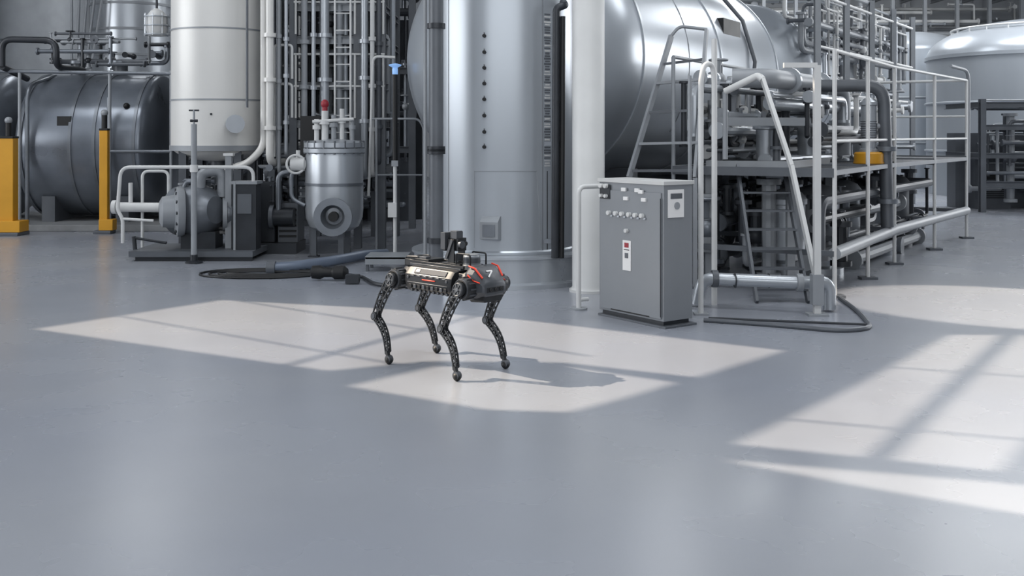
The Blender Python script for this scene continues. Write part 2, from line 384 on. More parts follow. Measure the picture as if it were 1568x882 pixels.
# pump skid with handrails
b=B('pump_skid'); d=15.0
b.box((X(300,d),15.3,0.1),(1.75,1.1,0.08),MIDG)
for s_ in(-1,1): b.ibeam((X(215,d),15.3+s_*.5,0.05),(X(392,d),15.3+s_*.5,0.05),0.1,DARK)
pc=Vector((X(300,15),15.2,0.68))
b.lathe(pc+Vector((-0.1,0.1,0)),[(0.0,-0.45),(0.25,-0.43),(0.36,-0.3),(0.38,-0.1),(0.38,0.12),(0.3,0.3),(0.2,0.38),(0.0,0.4)],STEELD,axis=(0.9,-0.4,0.05),n=32)
ax=Vector((-0.9,-0.35,0)).normalized()
b.lathe(pc+Vector((-0.2,-0.1,0)),[(0.34,0.0),(0.36,0.04),(0.36,0.1),(0.24,0.14),(0.22,0.3),(0.15,0.34)],GREYP,axis=ax,n=32)
for k in range(12):
    a=k*math.pi/6; e=Vector((-ax.y*math.cos(a),ax.x*math.cos(a),math.sin(a)))
    b.cyl(pc+Vector((-0.2,-0.1,0))+ax*.09+e*.31,pc+Vector((-0.2,-0.1,0))+ax*.13+e*.31,0.025,DARK,n=6)
b.box(pc+Vector((0,0.1,-0.42)),(0.5,0.4,0.25),DARK)
b.tube([pc+Vector((0,0,.3)),pc+Vector((0,0,.55)),pc+Vector((0.3,0.1,.6)),pc+Vector((0.3,.1,0.2))],0.08,GREYP,bend=.15)
b.cyl(pc+Vector((0.35,0.1,-.05)),pc+Vector((0.6,0.2,-.05)),0.2,STEELD); b.flange(pc+Vector((0.33,.1,-.05)),(1,.3,0),.25,GREYP)
b.cyl(V(172,317,15.2),V(258,318,15.2),0.07,WHITE); b.flange(V(176,317,15.2),(1,0,0),0.1,WHITE); b.flange(V(250,318,15.2),(1,0,0),0.12,GREYP)
b.tube([V(200,317,15.2),V(200,280,15.2)],0.03,WHITE)
b.tube([V(188,372,15.0),V(188,335,15.0),V(180,322,15),V(185,256,15),V(388,256,15),V(388,290,15)],0.026,WHITE,bend=.14)
b.tube([V(218,390,15.3)*1,V(218,262,15.3),V(258,262,15.3),V(258,300,15.3)],0.022,WHITE,bend=.1)
b.tube([V(188,335,15.0),V(235,338,15.0)],0.02,WHITE,bend=.1)
b.tube([V(205,362,15),V(207,385,15),V(240,395,15)],0.03,DARK,bend=.05)
b.tube([V(205,364,15),V(255,372,15)],0.02,DARK)
b.box((X(345,15),15.2,(Z(238,15)+.14)/2),(0.09,0.09,Z(238,15)-.14),GREYP); b.box((X(345,15),15.2,Z(237,15)),(0.14,0.12,0.04),WHITE)
b.box((X(375,15),15.1,0.6),(0.34,0.3,0.96),DARK); b.box((X(361,15),14.94,0.62),(0.03,0.03,1.0),GREYP); b.box((X(376,15),14.94,0.8),(0.2,0.02,0.28),MIDG)
b.box((X(375,15),15.1,1.1),(0.38,0.34,0.04),GREYP)
clutter(b,(X(255,15),15.1,0),(1,0,0),(0,1,0),0.95,0.5,0.3,1.15,30,[WHITE,DARK,STEELD,GREYP,MIDG],(0.012,0.035))
b.done()
b=B('valve_stem_post'); d=14.55; x=X(297,d)
b.lathe((x,d,0),[(0.12,0),(0.12,0.02),(0.05,0.04),(0.05,0.12)],DARK,n=16)
b.cyl((x,d,0.05),(x,d,Z(190,d)),0.04,GREYP); b.cyl((x,d,Z(190,d)),(x,d,Z(168,d)),0.015,GREYP)
b.cyl((x-.05,d,Z(185,d)),(x+.05,d,Z(185,d)),0.02,DARK); b.cyl((x-.07,d,Z(169,d)),(x+.07,d,Z(169,d)),0.012,DARK)
b.cyl((x,d,Z(258,d)-.05),(x,d,Z(258,d)+.05),0.055,WHITE); b.done()
# filter vessel
b=B('filter_vessel'); d=15.3; c=(X(512,d),d,0); r=0.42
z=lambda py: Z(py,d-.4)
b.lathe(c,[(0.05,.36),(r*.55,.38),(r*.85,.45),(r*.98,.58),(r,.7),(r,z(240)),(r*.98,z(236)),(r*1.07,z(234)),(r*1.07,z(228)),(r*.98,z(227)),(r*1.05,z(226)),(r*1.05,z(219)),(r*.9,z(216)),(r*.2,z(213))],STEEL,n=48)
b.lathe(c,[(r+.001,1.05),(r+.012,1.05),(r+.012,1.09),(r+.001,1.09)],STEELD)
for k in range(18):
    a=k*math.pi/9; b.cyl((c[0]+r*1.02*math.cos(a),c[1]+r*1.02*math.sin(a),z(236)),(c[0]+r*1.02*math.cos(a),c[1]+r*1.02*math.sin(a),z(216)),0.018,MIDG,n=6)
for k in range(3):
    a=-math.pi/2+0.5+k*2.1; x=c[0]+.3*math.cos(a); y=c[1]+.3*math.sin(a)
    b.beam((x,y,0),(x,y,.55),0.08,0.08,MIDG); b.box((x,y,.01),(.15,.15,.02),DARK)
ax=Vector((0.05,-1,0)); o=Vector((c[0]+.06,c[1]-.3,z(331)))
b.lathe(o,[(0.19,0),(0.19,0.22),(0.27,0.22),(0.27,0.29),(0.17,0.29),(0.13,0.22),(0.12,0.1),(0.0,0.1)],STEELD,axis=ax,n=36)
b.cyl(o+ax*.1,o+ax*.24,0.07,BLACK)
p=Vector((c[0]-.5,c[1]-.15,z(252)))
b.cyl(p+Vector((0.1,0,0)),p+Vector((-.1,0,0)),0.1,WHITE); b.ring(p+Vector((-.02,-.06,0)),0.13,0.018,WHITE,axis=(0.2,-1,0)); b.cyl(p,p+Vector((0,0,.2)),0.03,WHITE)
b.tube([p,p+Vector((-.1,0,-.15)),p+Vector((-.1,0,-.5)),p+Vector((.1,0,-.6))],0.03,STEELD,bend=.1)
zt=z(214)
for dx,h,rr,m in((-.25,.3,.035,WHITE),(-.13,.42,.05,WHITE),(0.0,.36,.04,GREYP),(.12,.45,.035,WHITE),(.27,.3,.03,GREYP)):
    b.cyl((c[0]+dx,c[1]-.05,zt-.05),(c[0]+dx,c[1]-.05,zt+h),rr,m,n=14); b.flange((c[0]+dx,c[1]-.05,zt+h*.6),(0,0,1),rr*1.7,m)
b.tube([(c[0]-.3,c[1]-.1,zt+.26),(c[0]+.3,c[1]-.1,zt+.3)],0.025,WHITE)
b.sphere((c[0]-.13,c[1]-.05,zt+.52),0.06,RED,sc=1.1); b.cyl((c[0]-.13,c[1]-.05,zt+.4),(c[0]-.13,c[1]-.05,zt+.5),0.04,RED)
b.box((c[0]-.42,c[1]+.45,zt-.1),(0.3,0.2,0.9),BLACK)
b.beam((c[0]-.42,c[1]+.45,0),(c[0]-.42,c[1]+.45,zt-.5),.06,.06,MIDG)
b.done()
# beacon pole
b=B('beacon_pole'); d=14.6; x=X(605,d)
b.cyl((x,d,0.0),(x,d,Z(250,d)),0.026,WHITE); b.cyl((x,d,Z(250,d)),(x,d,Z(112,d)),0.036,BLACK)
b.lathe((x,d,Z(116,d)),[(0.03,0),(0.04,.03),(0.04,.09),(0.03,.13),(0.0,.14)],BEACON,n=16)
b.lathe((x,d,Z(104,d)),[(0.03,0),(0.085,.03),(0.09,.045),(0.03,.06),(0,.065)],BEACON,n=20)
b.lathe((x,d,0),[(0.12,0),(0.12,.02),(0.06,.05),(0.04,.12)],GREYP,n=20)
b.box((x-.03,d-.05,Z(321,d)),(0.12,0.09,0.2),WHITE); b.box((x,d-.03,Z(250,d)),(0.09,0.07,0.08),GREYP)
b.done()
# ---------------------------------------------------------------- big tanks
U=Vector((0.508,0.861,0)); 
b=B('horizontal_pressure_tank')
R=1.785; C0=Vector((0.2,14.75,2.84))
vessel(b,C0,U,R,0.0,6.2,1.45,SHELL,n=96,bands=[0.05,3.1,6.15],bm=STEEL,hh2=.5)
Rm=Matrix((U,Vector((-U.y,U.x,0)),Vector((0,0,1)))).transposed()
for t in(1.0,5.0):
    c=C0+U*t; b.box((c.x,c.y,0.65),(0.3,2.4,1.3),MIDG,R=Rm)
b.cyl(C0+U*4+Vector((0,0,R*.9)),C0+U*4+Vector((0,0,R+.4)),0.3,SHELL)
side=Vector((U.y,-U.x,0))
Rs=Matrix((U,side,Vector((0,0,1)))).transposed()
def onH(t,ang,e=0): return C0+U*t+side*(R+e)*math.cos(ang)+Vector((0,0,(R+e)*math.sin(ang)))
p=onH(3.9,.42,-.1); b.box(p,(0.85,0.3,0.3),BLACK,R=Rs)
b.tube([onH(4.6,1.3,.08),onH(4.6,.9,.08),onH(4.6,.5,.08),onH(4.6,.1,.08),onH(4.6,-.3,.08)],.035,MIDG)
b.tube([onH(1.7,a_*.15-.6,.006) for a_ in range(12)],.007,GREYP,n=6)
b.done()
b=B('horizontal_pressure_tank')
C1=C0+U*8.6+Vector((0.25,0,0.1)); vessel(b,C1,U,1.6,0.0,3.6,0.55,SHELL,n=72,bands=[0.1,1.8],bm=STEEL)
for t in(.8,3.0):
    c=C1+U*t; b.box((c.x,c.y,0.7),(0.3,2.2,1.4),MIDG,R=Rm)
b.done()
b=B('vertical_tank_tower'); c=Vector((-0.1,13.2,0)); r=0.91
b.lathe(c,[(r*1.02,.37),(r*1.02,.40),(r,.42),(r,5.4)]+head(r,.3,5.4),SHELL,n=96)
def onface(px,py,r=r,e=0.0):
    """point on the tower shell at a survey bearing"""
    t=(px-CX)/FP
    A=1+t*t; Bq=-2*(t*c.x+c.y); Cq=c.x**2+c.y**2-(r+e)**2
    y=(-Bq-math.sqrt(Bq*Bq-4*A*Cq))/(2*A)
    return Vector((t*y,y,Z(py,y)))
for py in(55,80,104,128,152,177,202,225):
    p=onface(742,py); nrm=(p-Vector((c.x,c.y,p.z))).normalized()
    b.cyl(p-nrm*.005,p+nrm*.03,0.022,BLACK,n=8); b.cyl(p+nrm*.01+Vector((0,0,-.01)),p+nrm*.02+Vector((0,0,.045)),0.012,BLACK,r2=0.002,n=6)
for py in range(22,256,4):
    p=onface(838,py); nrm=(p-Vector((c.x,c.y,p.z))).normalized()
    b.box(p,(0.06+random.random()*.04,0.012,0.012+random.random()*.01),MIDG if random.random()<.6 else WHITE,rz=math.atan2(nrm.y,nrm.x)+math.pi/2)
pa=onface(838,262); pb=onface(838,382); b.beam(pa,pb,0.012,0.012,DARK)
pa=onface(831,0); b.beam(Vector((pa.x,pa.y,5.3)),onface(831,392),0.008,0.008,MIDG)
pa=onface(687,0); b.beam(Vector((pa.x,pa.y,5.3)),onface(687,392),0.01,0.01,GREYP)
pp=[onface(px,262,e=.002) for px in range(726,830,8)]; b.tube([onface(726,380)]+pp+[onface(829,380)],0.004,GREYP,n=6)
p=onface(739,349); b.M=Matrix.Translation(p)@Matrix.Rotation(-0.26,4,'Z')
b.prism([(-.0,-.14),(-.12,-.12),(-.12,.08),(-.02,.14),(0.05,.14),(0.05,-.14)],GREYP,(0,1,0),(0,0,1),(1,0,0),.22)
b.box((.11,-.125,-.02),(.15,.01,.14),STEELD)
b.M=Matrix()
d=12.15
b.tube([V(865,10,d)+Vector((0,.4,.1)),V(865,8,d),V(852,12,d),V(852,40,d),V(850,395,d)],0.045,DARK,bend=.1)
b.tube([V(862,25,d),V(860,395,d)],0.03,BLACK,bend=.1)
for py in(220,370): b.box(V(848,py,d)+Vector((0,.06,0)),(.22,.05,.05),STEELD)
b.done()
b=B('tank_ring_plinth')
b.lathe((c.x,c.y,0),[(1.2,0),(1.2,.05),(1.13,.07),(1.13,.33),(1.16,.34),(1.16,.368),(.6,.368)],STEEL,n=96)
b.done()
b=B('support_column'); d=11.95
x=X(901,d); b.lathe((x,d,0),[(.22,0),(.22,.03),(.2,.03),(.185,.06),(.185,7.5)],WHITE,n=48)
b.done()
b=B('vertical_drain_pipe'); d=12.0
b.tube([(X(668,d),d,7.5),(X(668,d),d,.02)],0.082,MIDG,n=24)
b.tube([(X(650,d),d+.1,7.5),(X(650,d),d+.1,0.4)],0.02,GREYP)
for py in(40,228,232,368): b.flange(V(668,py,d),(0,0,1),0.105,DARK)
b.box((X(668,d),d,.015),(.24,.24,.03),MIDG)
b.done()
b=B('low_cable_tray'); d=13.4; xt=X(592,13.7)
b.box((xt,13.9,.18),(0.55,.5,.04),GREYP)
for sx in(-.25,.25):
    for sy in(-.2,.2): b.box((xt+sx,13.9+sy,.08),(.04,.04,.16),MIDG)
b.box((xt,13.66,.14),(0.55,.02,.1),GREYP); b.done(0.004)
# ---------------------------------------------------------------- electrical cabinet
e1=Vector((.587,-.81,0)).normalized(); e2=Vector((.81,.587,0)).normalized()
b=B('electrical_cabinet')
b.M=Matrix.Translation((.871,10.4,0))@Matrix((e1,e2,Vector((0,0,1)))).transposed().to_4x4()
Wc,Dc,Hc=.91,.37,1.33
b.box((Wc/2,Dc/2,Hc/2+.03),(Wc,Dc,Hc-.06),CAB)
b.box((Wc/2,Dc/2,.03),(Wc-.05,Dc-.04,.06),DARK)
b.box((Wc/2,Dc/2,Hc+.012),(Wc+.03,Dc+.03,.035),CABT)
b.box((Wc/2,-.006,Hc/2),(Wc-.06,.012,Hc-.16),CAB)
b.box((Wc*.5,-.008,.085),(Wc*.6,.012,.012),BLACK)
def ctl(u,py,r,m,depth=.03):
    z=Hc-(py-281)*.00607
    b.cyl((u,-.01,z),(u,-.012-depth,z),r,m,n=16)
b.box((.10,-.014,Hc-.1),(.15,.01,.14),DARK)
for u in(.06,.13): ctl(u,288,.022,WHITE,.04); ctl(u,304,.018,WHITE,.04)
for u,py in((.38,292),(.41,306),(.57,292),(.62,294),(.66,306)): b.box((u,-.02,Hc-(py-281)*.00607),(.06,.02,.035),LABEL)
for u in(.17,.27,.36,.46,.55,.64): ctl(u,331,.022,WHITE,.035); b.box((u+.03,-.02,Hc-.33),(.03,.012,.02),STEEL)
ctl(.42,357,.02,WHITE)
b.box((.42,-.016,Hc-.70),(.115,.008,.29),LABEL); b.box((.42,-.021,Hc-.6),(.06,.004,.045),RED); b.box((.42,-.021,Hc-.7),(.05,.004,.05),MIDG); b.box((.42,-.021,Hc-.645),(.075,.004,.008),BLACK)
b.box((Wc+.006,Dc*.4,Hc-.18),(.012,Dc*.55,.26),LABEL); b.box((Wc+.014,Dc*.4,Hc-.11),(.006,Dc*.4,.05),MIDG); b.cyl((Wc,Dc*.42,Hc-.2),(Wc+.02,Dc*.42,Hc-.2),.035,GREYP)
b.box((Wc-.03,-.016,.65),(.008,.006,1.1),DARK)
b.box((Wc/2+.02,Dc/2,.01),(Wc+.04,Dc+.04,.02),MIDG)
b.done(0.006)
b=B('pipe_guard_rail'); p=F(886,474)
b.tube([(p.x,p.y,.02),(p.x,p.y,Z(286,p.y)),(p.x+.25,p.y+.15,Z(286,p.y)),(p.x+.7,p.y+.4,Z(286,p.y)),(p.x+.7,p.y+.4,0)],0.025,WHITE,bend=.08)
b.tube([(p.x,p.y,.1),(p.x+.1,p.y+.05,.1)],0.02,WHITE)
b.lathe((p.x,p.y,0),[(.09,0),(.09,.02),(.03,.02)],GREYP,n=16); b.lathe((p.x+.7,p.y+.4,0),[(.09,0),(.09,.02),(.03,.02)],GREYP,n=16); b.done()
# ---------------------------------------------------------------- right access platform
b=B('access_platform')
P0=Vector((3.02,10.35,0));P1=Vector((5.27,14.4,0));P2=Vector((7.83,18.0,0)); L0=Vector((1.88,10.4,0))
k=Vector((0,0,1)); zt=2.48
b.beam(P0,P0+k*zt,.065,.065,WHITE); b.beam(P0+k*zt,P0+k*zt+Vector((-.33,0,0)),.05,.05,WHITE)
b.box(P0+k*.012,(.2,.16,.024),GREYP); b.box(P0+k*.26,(.11,.11,.3),GREYP)
b.tube([L0,L0+k*2.35,L0+k*2.5+Vector((.04,.03,0)),L0+k*2.5+Vector((.14,.12,0)),L0+k*2.35+Vector((.16,.14,0)),L0+Vector((.16,.14,1.2))],0.027,WHITE,bend=.07)
b.tube([L0+Vector((-.05,.35,0)),L0+Vector((-.05,.35,2.4))],.02,GREYP); b.box(L0+k*.01,(.14,.14,.02),GREYP)
b.tube([L0+Vector((.25,.6,0)),L0+Vector((.25,.6,2.8))],.03,WHITE)
za=.3
b.tube([P0+Vector((.2,.25,.02)),P0+Vector((.2,.25,za)),P0+Vector((-.1,.2,za)),L0+Vector((.1,.45,za)),L0+Vector((.05,.5,.03))],.065,STEEL,bend=.12,n=20)
b.flange(P0+Vector((-.12,.2,za)),(1,0,0),.09,GREYP); b.flange(L0+Vector((.22,.42,za)),(1,0,0),.09,MIDG)
for t in(.35,.65): 
    q=L0.lerp(P0,t)+Vector((0,.3,0)); b.ring(q+k*za,.068,.008,DARK,axis=(1,0,0))
A=[Vector((2.35,12.5,1.42)),Vector((3.25,12.2,1.42)),Vector((4.2,13.9,1.42)),Vector((2.9,14.2,1.42))]
for i in range(4): b.beam(A[i],A[(i+1)%4],.06,.12,GREYP)
b.add([a+k*.05 for a in A]+[a+k*.02 for a in A],[(0,1,2,3),(7,6,5,4),(0,4,5,1),(1,5,6,2),(2,6,7,3),(3,7,4,0)],DARK)
for a in A: b.beam(Vector((a.x,a.y,0)),a,.09,.09,GREYP)
b.beam((3.3,14.0,0),(3.3,14.0,2.1),.17,.17,GREYP); b.box((3.3,14.0,.02),(.35,.35,.04),MIDG)
b.beam((2.45,12.7,1.95),(3.6,12.9,1.95),.08,.1,GREYP)
s1=V(1168,122,11.7); mid=V(1212,255,11.1); s0=V(1249,425,10.55)
b.beam(s0,mid,.04,.085,WHITE,up=(0,1,0)); b.beam(mid,s1,.04,.085,WHITE,up=(0,1,0)); 
b.tube([s1,s1+Vector((-.04,.05,.05)),s1+Vector((-.36,.3,-.12))],.04,WHITE,bend=.05)
b.tube([s1+Vector((-.36,.3,-.12)),s1+Vector((-.36,.3,-.9))],.03,GREYP)
t0=Vector((3.15,11.1,.0)); t1=Vector((3.2,12.3,1.42))
for w_ in(0,-.55): b.beam(t0+Vector((w_,0,0)),t1+Vector((w_,0,0)),.03,.1,MIDG)
for i in range(7):
    q=t0.lerp(t1,(i+.7)/7.2); b.box(q+Vector((-.27,0,0)),(.54,.16,.02),MIDG)
v=Vector((-.85,.52,0)).normalized()
def post(p,z,m=WHITE,w=.04): 
    b.tube([p,p+k*z],w*.62,m); b.box(p+k*.015,(.2,.16,.03),MIDG)
Q0=Vector((3.55,11.5,0))
zt=2.72; zd=1.37
line=[Q0,Q0.lerp(P1,.5),P1,P1.lerp(P2,.5),P2]
for p in line: post(p,zt)
for z_,m_,w_ in((zt,WHITE,.022),(1.72,WHITE,.018),):
    b.tube([p+k*z_ for p in line],w_,m_)
for a_,c_ in zip(line[:-1],line[1:]): 
    b.beam(a_+k*zd,c_+k*zd,.04,.055,GREYP); b.tube([a_+k*.48,c_+k*.48],.07,GREYP,n=16)
Wd=1.9
ln2=[p+v*Wd for p in line]
for a_,c_ in zip(ln2[:-1],ln2[1:]): b.beam(a_+k*zd,c_+k*zd,.06,.1,GREYP); b.tube([a_+k*zt,c_+k*zt],.022,GREYP)
for p,q in zip(line,ln2): b.beam(p+k*zd,q+k*zd,.06,.1,MIDG); post(q,zt,GREYP); b.beam(p+k*.48,q+k*.48,.06,.06,MIDG)
vs=[p+k*(zd+.03) for p in line]+[p+k*(zd+.03) for p in ln2]+[p+k*zd for p in line]+[p+k*zd for p in ln2]
fs=[];n=5
for i in range(n-1): fs+= [(i,i+1,n+i+1,n+i),(2*n+i,3*n+i,3*n+i+1,2*n+i+1),(i,2*n+i,2*n+i+1,i+1),(n+i,n+i+1,3*n+i+1,3*n+i)]
b.add(vs,fs,DARK)
b.tube([P2+k*zt,P2+v*Wd+k*zt],.024,WHITE); b.tube([P2+k*2.1,P2+v*Wd+k*2.1],.02,WHITE)
b.tube([P2+Vector((.12,.2,.9)),P2+Vector((.12,.2,2.9)),P2+Vector((-.4,-.3,2.95))],.03,GREYP,bend=.2)
U2=(P2-Q0).normalized()
o=Q0+v*.25
clutter(b,o,U2,v,7.2,1.5,.1,1.28,72,[DARK,STEELD,MIDG,MIDG,GREYP],(.025,.085),vert=.5)
clutter(b,o+v*.2,U2,v,7.2,1.4,1.45,2.5,50,[GREYP,MIDG,STEEL,DARK,WHITE],(.02,.06),vert=.4)
clutter(b,Vector((2.5,12.5,0)),U2,v,1.8,.7,.1,1.35,26,[DARK,MIDG,STEELD],(.03,.08))
clutter(b,Vector((2.7,12.8,0)),U2,v,1.8,.7,1.5,2.6,36,[GREYP,MIDG,STEEL,WHITE],(.02,.07))
h0=Vector((3.1,12.7,2.48)); h1=h0+U2*3.2
b.tube([h0+Vector((-.4,.1,0)),h0,h1,h1+Vector((0,0,-1.0))],.12,GREYP,bend=.3,n=20); b.flange(h0+U2*.8,U2,.17,STEEL); b.flange(h0+U2*2.1,U2,.17,STEEL)
b.tube([h0+Vector((.1,.3,-.3)),h0+Vector((.1,.3,-.3))+U2*5.5],.085,STEEL,n=16)
g=Vector((4.98,14.0,0)); 
b.tube([g+Vector((-.9,.2,2.45)),g+Vector((0,0,2.45)),g+Vector((.05,0,.55))],.085,MIDG,bend=.25,n=18); b.flange(g+Vector((.03,0,1.6)),(0,0,1),.14,STEELD); b.flange(g+Vector((.05,0,.9)),(0,0,1),.14,STEELD)
for t,rr in((.8,.22),(2.0,.28),(3.3,.2),(4.6,.3),(6.0,.25)):
    q=Q0+U2*t+v*.8; b.lathe(q,[(rr*1.2,0),(rr*1.2,.08),(rr*.7,.1),(rr*.7,.25),(rr,.3),(rr,.95),(rr*1.1,.96),(rr*1.1,1.02),(rr*.8,1.1),(rr*.2,1.15)],random.choice([STEELD,MIDG,STEEL]),n=28)
for t,rr,hh in((1.2,.16,.5),(2.9,.2,.7),(4.4,.15,.6),(5.6,.2,.75)):
    q=Q0+U2*t+v*1.2+k*1.4; b.lathe(q,[(rr,0),(rr,.03),(rr*.7,.04),(rr*.75,hh*.9),(rr,hh*.92),(rr,hh),(rr*.5,hh+.06),(0,hh+.08)],STEEL,n=24)
b.done()
b=B('dosing_pump'); d=14.0; q=Vector((X(1330,d),d,1.405))
b.lathe(q,[(.2,0),(.2,.02),(.19,.02),(.19,.13),(.17,.15),(.06,.16)],YEL,n=32)
b.lathe(q+k*.15,[(.12,0),(.12,.04),(.095,.05),(.1,.3),(.1,.62),(.12,.63),(.12,.67),(.07,.72),(.0,.73)],STEEL,n=28)
for j in range(8): b.ring(q+k*(.35+j*.03),.102,.006,MIDG)
b.cyl(q+Vector((.1,0,.5)),q+Vector((.22,0,.5)),.04,GREYP); b.done()
b=B('inclined_ladder')
LB=[V(963,272,12.3),V(1064,272,12.2)]; LT=[V(1028,55,12.9),V(1082,45,12.7)]
for p,q in zip(LB,LT):
    b.beam(p,q,.035,.07,GREYP); b.beam(Vector((p.x,p.y,0)),p,.05,.05,GREYP); b.box((p.x,p.y,.01),(.14,.14,.02),MIDG)
for py in(130,222,100,175,262):
    t=(272-py)/217; p=LB[0].lerp(LT[0],t); q=LB[1].lerp(LT[1],t)
    b.beam(p,q,.09 if py in(130,222) else .03,.03,GREYP if py in(130,222) else MIDG)
b.tube([LT[0],V(1040,40,12.9),LT[1]],.02,GREYP,bend=.1)
b.done()
b=B('tank_base_machinery')
clutter(b,Vector((1.6,13.6,0)),U,(-.86,.5,0),5.3,1.4,.1,.95,70,[DARK,MIDG,MIDG,STEELD],(.03,.11))
for t in(.3,1.5,3.0,4.2): 
    q=Vector((1.7,14.1,0))+U*t; b.box((q.x,q.y,.5),(.6,.5,1.0),DARK,rz=1.04); b.box((q.x+.3,q.y-.2,.65),(.25,.03,.3),MIDG,rz=1.04)
b.done()
b=B('top_valve_station')
TV=Vector((5.9,20.2,0))
clutter(b,TV+k*2.6,U2,v,8,1.0,0.0,2.2,80,[GREYP,WHITE,WHITE,MIDG,STEEL],(.02,.06),vert=.5)
for t in(0,2,4,6,8): b.ibeam(TV+U2*t,TV+U2*t+k*4.8,.12,GREYP)
for z_ in(2.6,3.5,4.5): b.tube([TV+k*z_,TV+k*z_+U2*8],.03,WHITE)
b.done()
# ---------------------------------------------------------------- far right tanks
b=B('far_storage_tank'); c2=Vector((X(1590,31),31,0)); b.lathe(c2,[(3.1,0),(3.1,4.0),(3.15,4.0),(3.15,4.1),(3.1,4.1)]+head(3.1,1.1,4.1),SHELL,n=64)
for z in(1.3,2.7): b.ring(c2+k*z,3.12,.04,STEEL)
b.ring(c2+k*4.9,2.4,.03,WHITE,n=48)
for i in range(24):
    a=i*math.pi/12; b.cyl(c2+Vector((2.4*math.cos(a),2.4*math.sin(a),4.2)),c2+Vector((2.4*math.cos(a),2.4*math.sin(a),4.9)),.02,WHITE,n=6)
b.tube([c2+Vector((-1.6,-2.9,0)),c2+Vector((-1.6,-2.9,3.6)),c2+Vector((-1.2,-2.2,4.3)),c2+Vector((-.6,-1.2,5.3))],.09,GREYP,bend=.4)
b.tube([c2+Vector((-1.0,-3.15,0)),c2+Vector((-1.0,-3.15,3.9))],.06,MIDG); b.tube([c2+Vector((-.7,-3.2,0)),c2+Vector((-.7,-3.2,3.9))],.06,STEELD)
b.done()
b=B('far_storage_tank'); c2=Vector((X(1395,36),36,0)); b.lathe(c2,[(1.7,0),(1.7,4.6)]+head(1.7,.7,4.6),SHELL,n=64)
for z in(1.5,3.0): b.ring(c2+k*z,1.72,.04,GREYP)
b.done()
module('process_pipe_module',10.8,15.2,24.0,26.0,2.6,50,(MIDG,GREYP,STEELD,STEEL),MIDG,.7)
module('process_pipe_module',1.0,21.0,40.5,43.0,7.6,170,(GREYP,WHITE,STEEL,WHITE),GREYP,.5,GREYP)
# ---------------------------------------------------------------- floor hoses and cables
b=B('blue_grey_hose'); b.tube([F(412,410,.07),F(450,408,.07),F(520,398,.08),F(556,390,.08),F(592,388,.07)],.068,HOSE,bend=.4,n=14)
b.cyl(F(409,410,.07),F(422,410,.07),.085,MIDG); b.done()
b=B('coiled_floor_cable')
cc=F(400,420)
for i in range(4):
    a_=.78-i*.07; b_=.46-i*.11
    pts=[cc+Vector((a_*math.cos(t_/24*math.pi*2)+.05*i,b_*math.sin(t_/24*math.pi*2)-.02*i,.014+.004*i)) for t_ in range(1,23)]
    b.tube(pts,.013,BLACK,n=8)
b.tube([cc+Vector((.7,.15,.014)),F(470,414,.014),F(492,416,.05)],.011,BLACK,bend=.1,n=8)
b.done()
b=B('hose_connector')
p=F(503,417,.1); b.lathe(p,[(.04,-.22),(.08,-.2),(.085,-.1),(.06,-.05),(.06,.05),(.085,.08),(.085,.2),(.05,.24)],BLACK,axis=(1,-.1,0),n=20)
b.tube([p+Vector((.23,0,-.03)),F(555,424,.03),F(575,436,.03),F(640,440,.02)],.022,DARK,bend=.2)
b.box(F(540,427,.06),(.16,.12,.1),DARK); b.done()
b=B('floor_cable'); b.tube([F(1078,490,.02),F(1180,497,.02),F(1290,507,.02),F(1335,502,.02),F(1318,480,.02),F(1285,455,.02)],.022,MIDG,bend=.4,n=8)
b.tube([F(1085,487,.02),F(1200,492,.02),F(1330,497,.02)],.012,DARK,bend=.4,n=8); b.done()
# ---------------------------------------------------------------- quadruped robot
rob=bpy.data.objects.new('quadruped_robot',None); S.collection.objects.link(rob)
f=Vector((.726,-.688,0)).normalized(); sd=Vector((-f.y,f.x,0))
ctr=Vector((-.512,8.2,0))
MR=Matrix.Translation(ctr)@Matrix((f,sd,Vector((0,0,1)))).transposed().to_4x4()
t=B('torso'); t.M=MR
hz=.645
def hull(b,secs,m):
    vs=[];fs=[]
    for x,w,z0,z1,c_ in secs:
        for y,z in((-w+c_,z0),(w-c_,z0),(w,z0+c_),(w,z1-c_),(w-c_,z1),(-w+c_,z1),(-w,z1-c_),(-w,z0+c_)): vs.append((x,y,z))
    for i in range(len(secs)-1):
        for j in range(8): fs.append((i*8+j,i*8+(j+1)%8,(i+1)*8+(j+1)%8,(i+1)*8+j))
    fs.append(tuple(range(7,-1,-1))); fs.append(tuple((len(secs)-1)*8+j for j in range(8)))
    b.add(vs,fs,m)
hull(t,[(-.44,.09,.6,.7,.03),(-.40,.12,.57,.735,.04),(-.30,.13,.55,.75,.04),(.30,.13,.55,.75,.04),(.36,.13,.55,.76,.04)],RBLK)
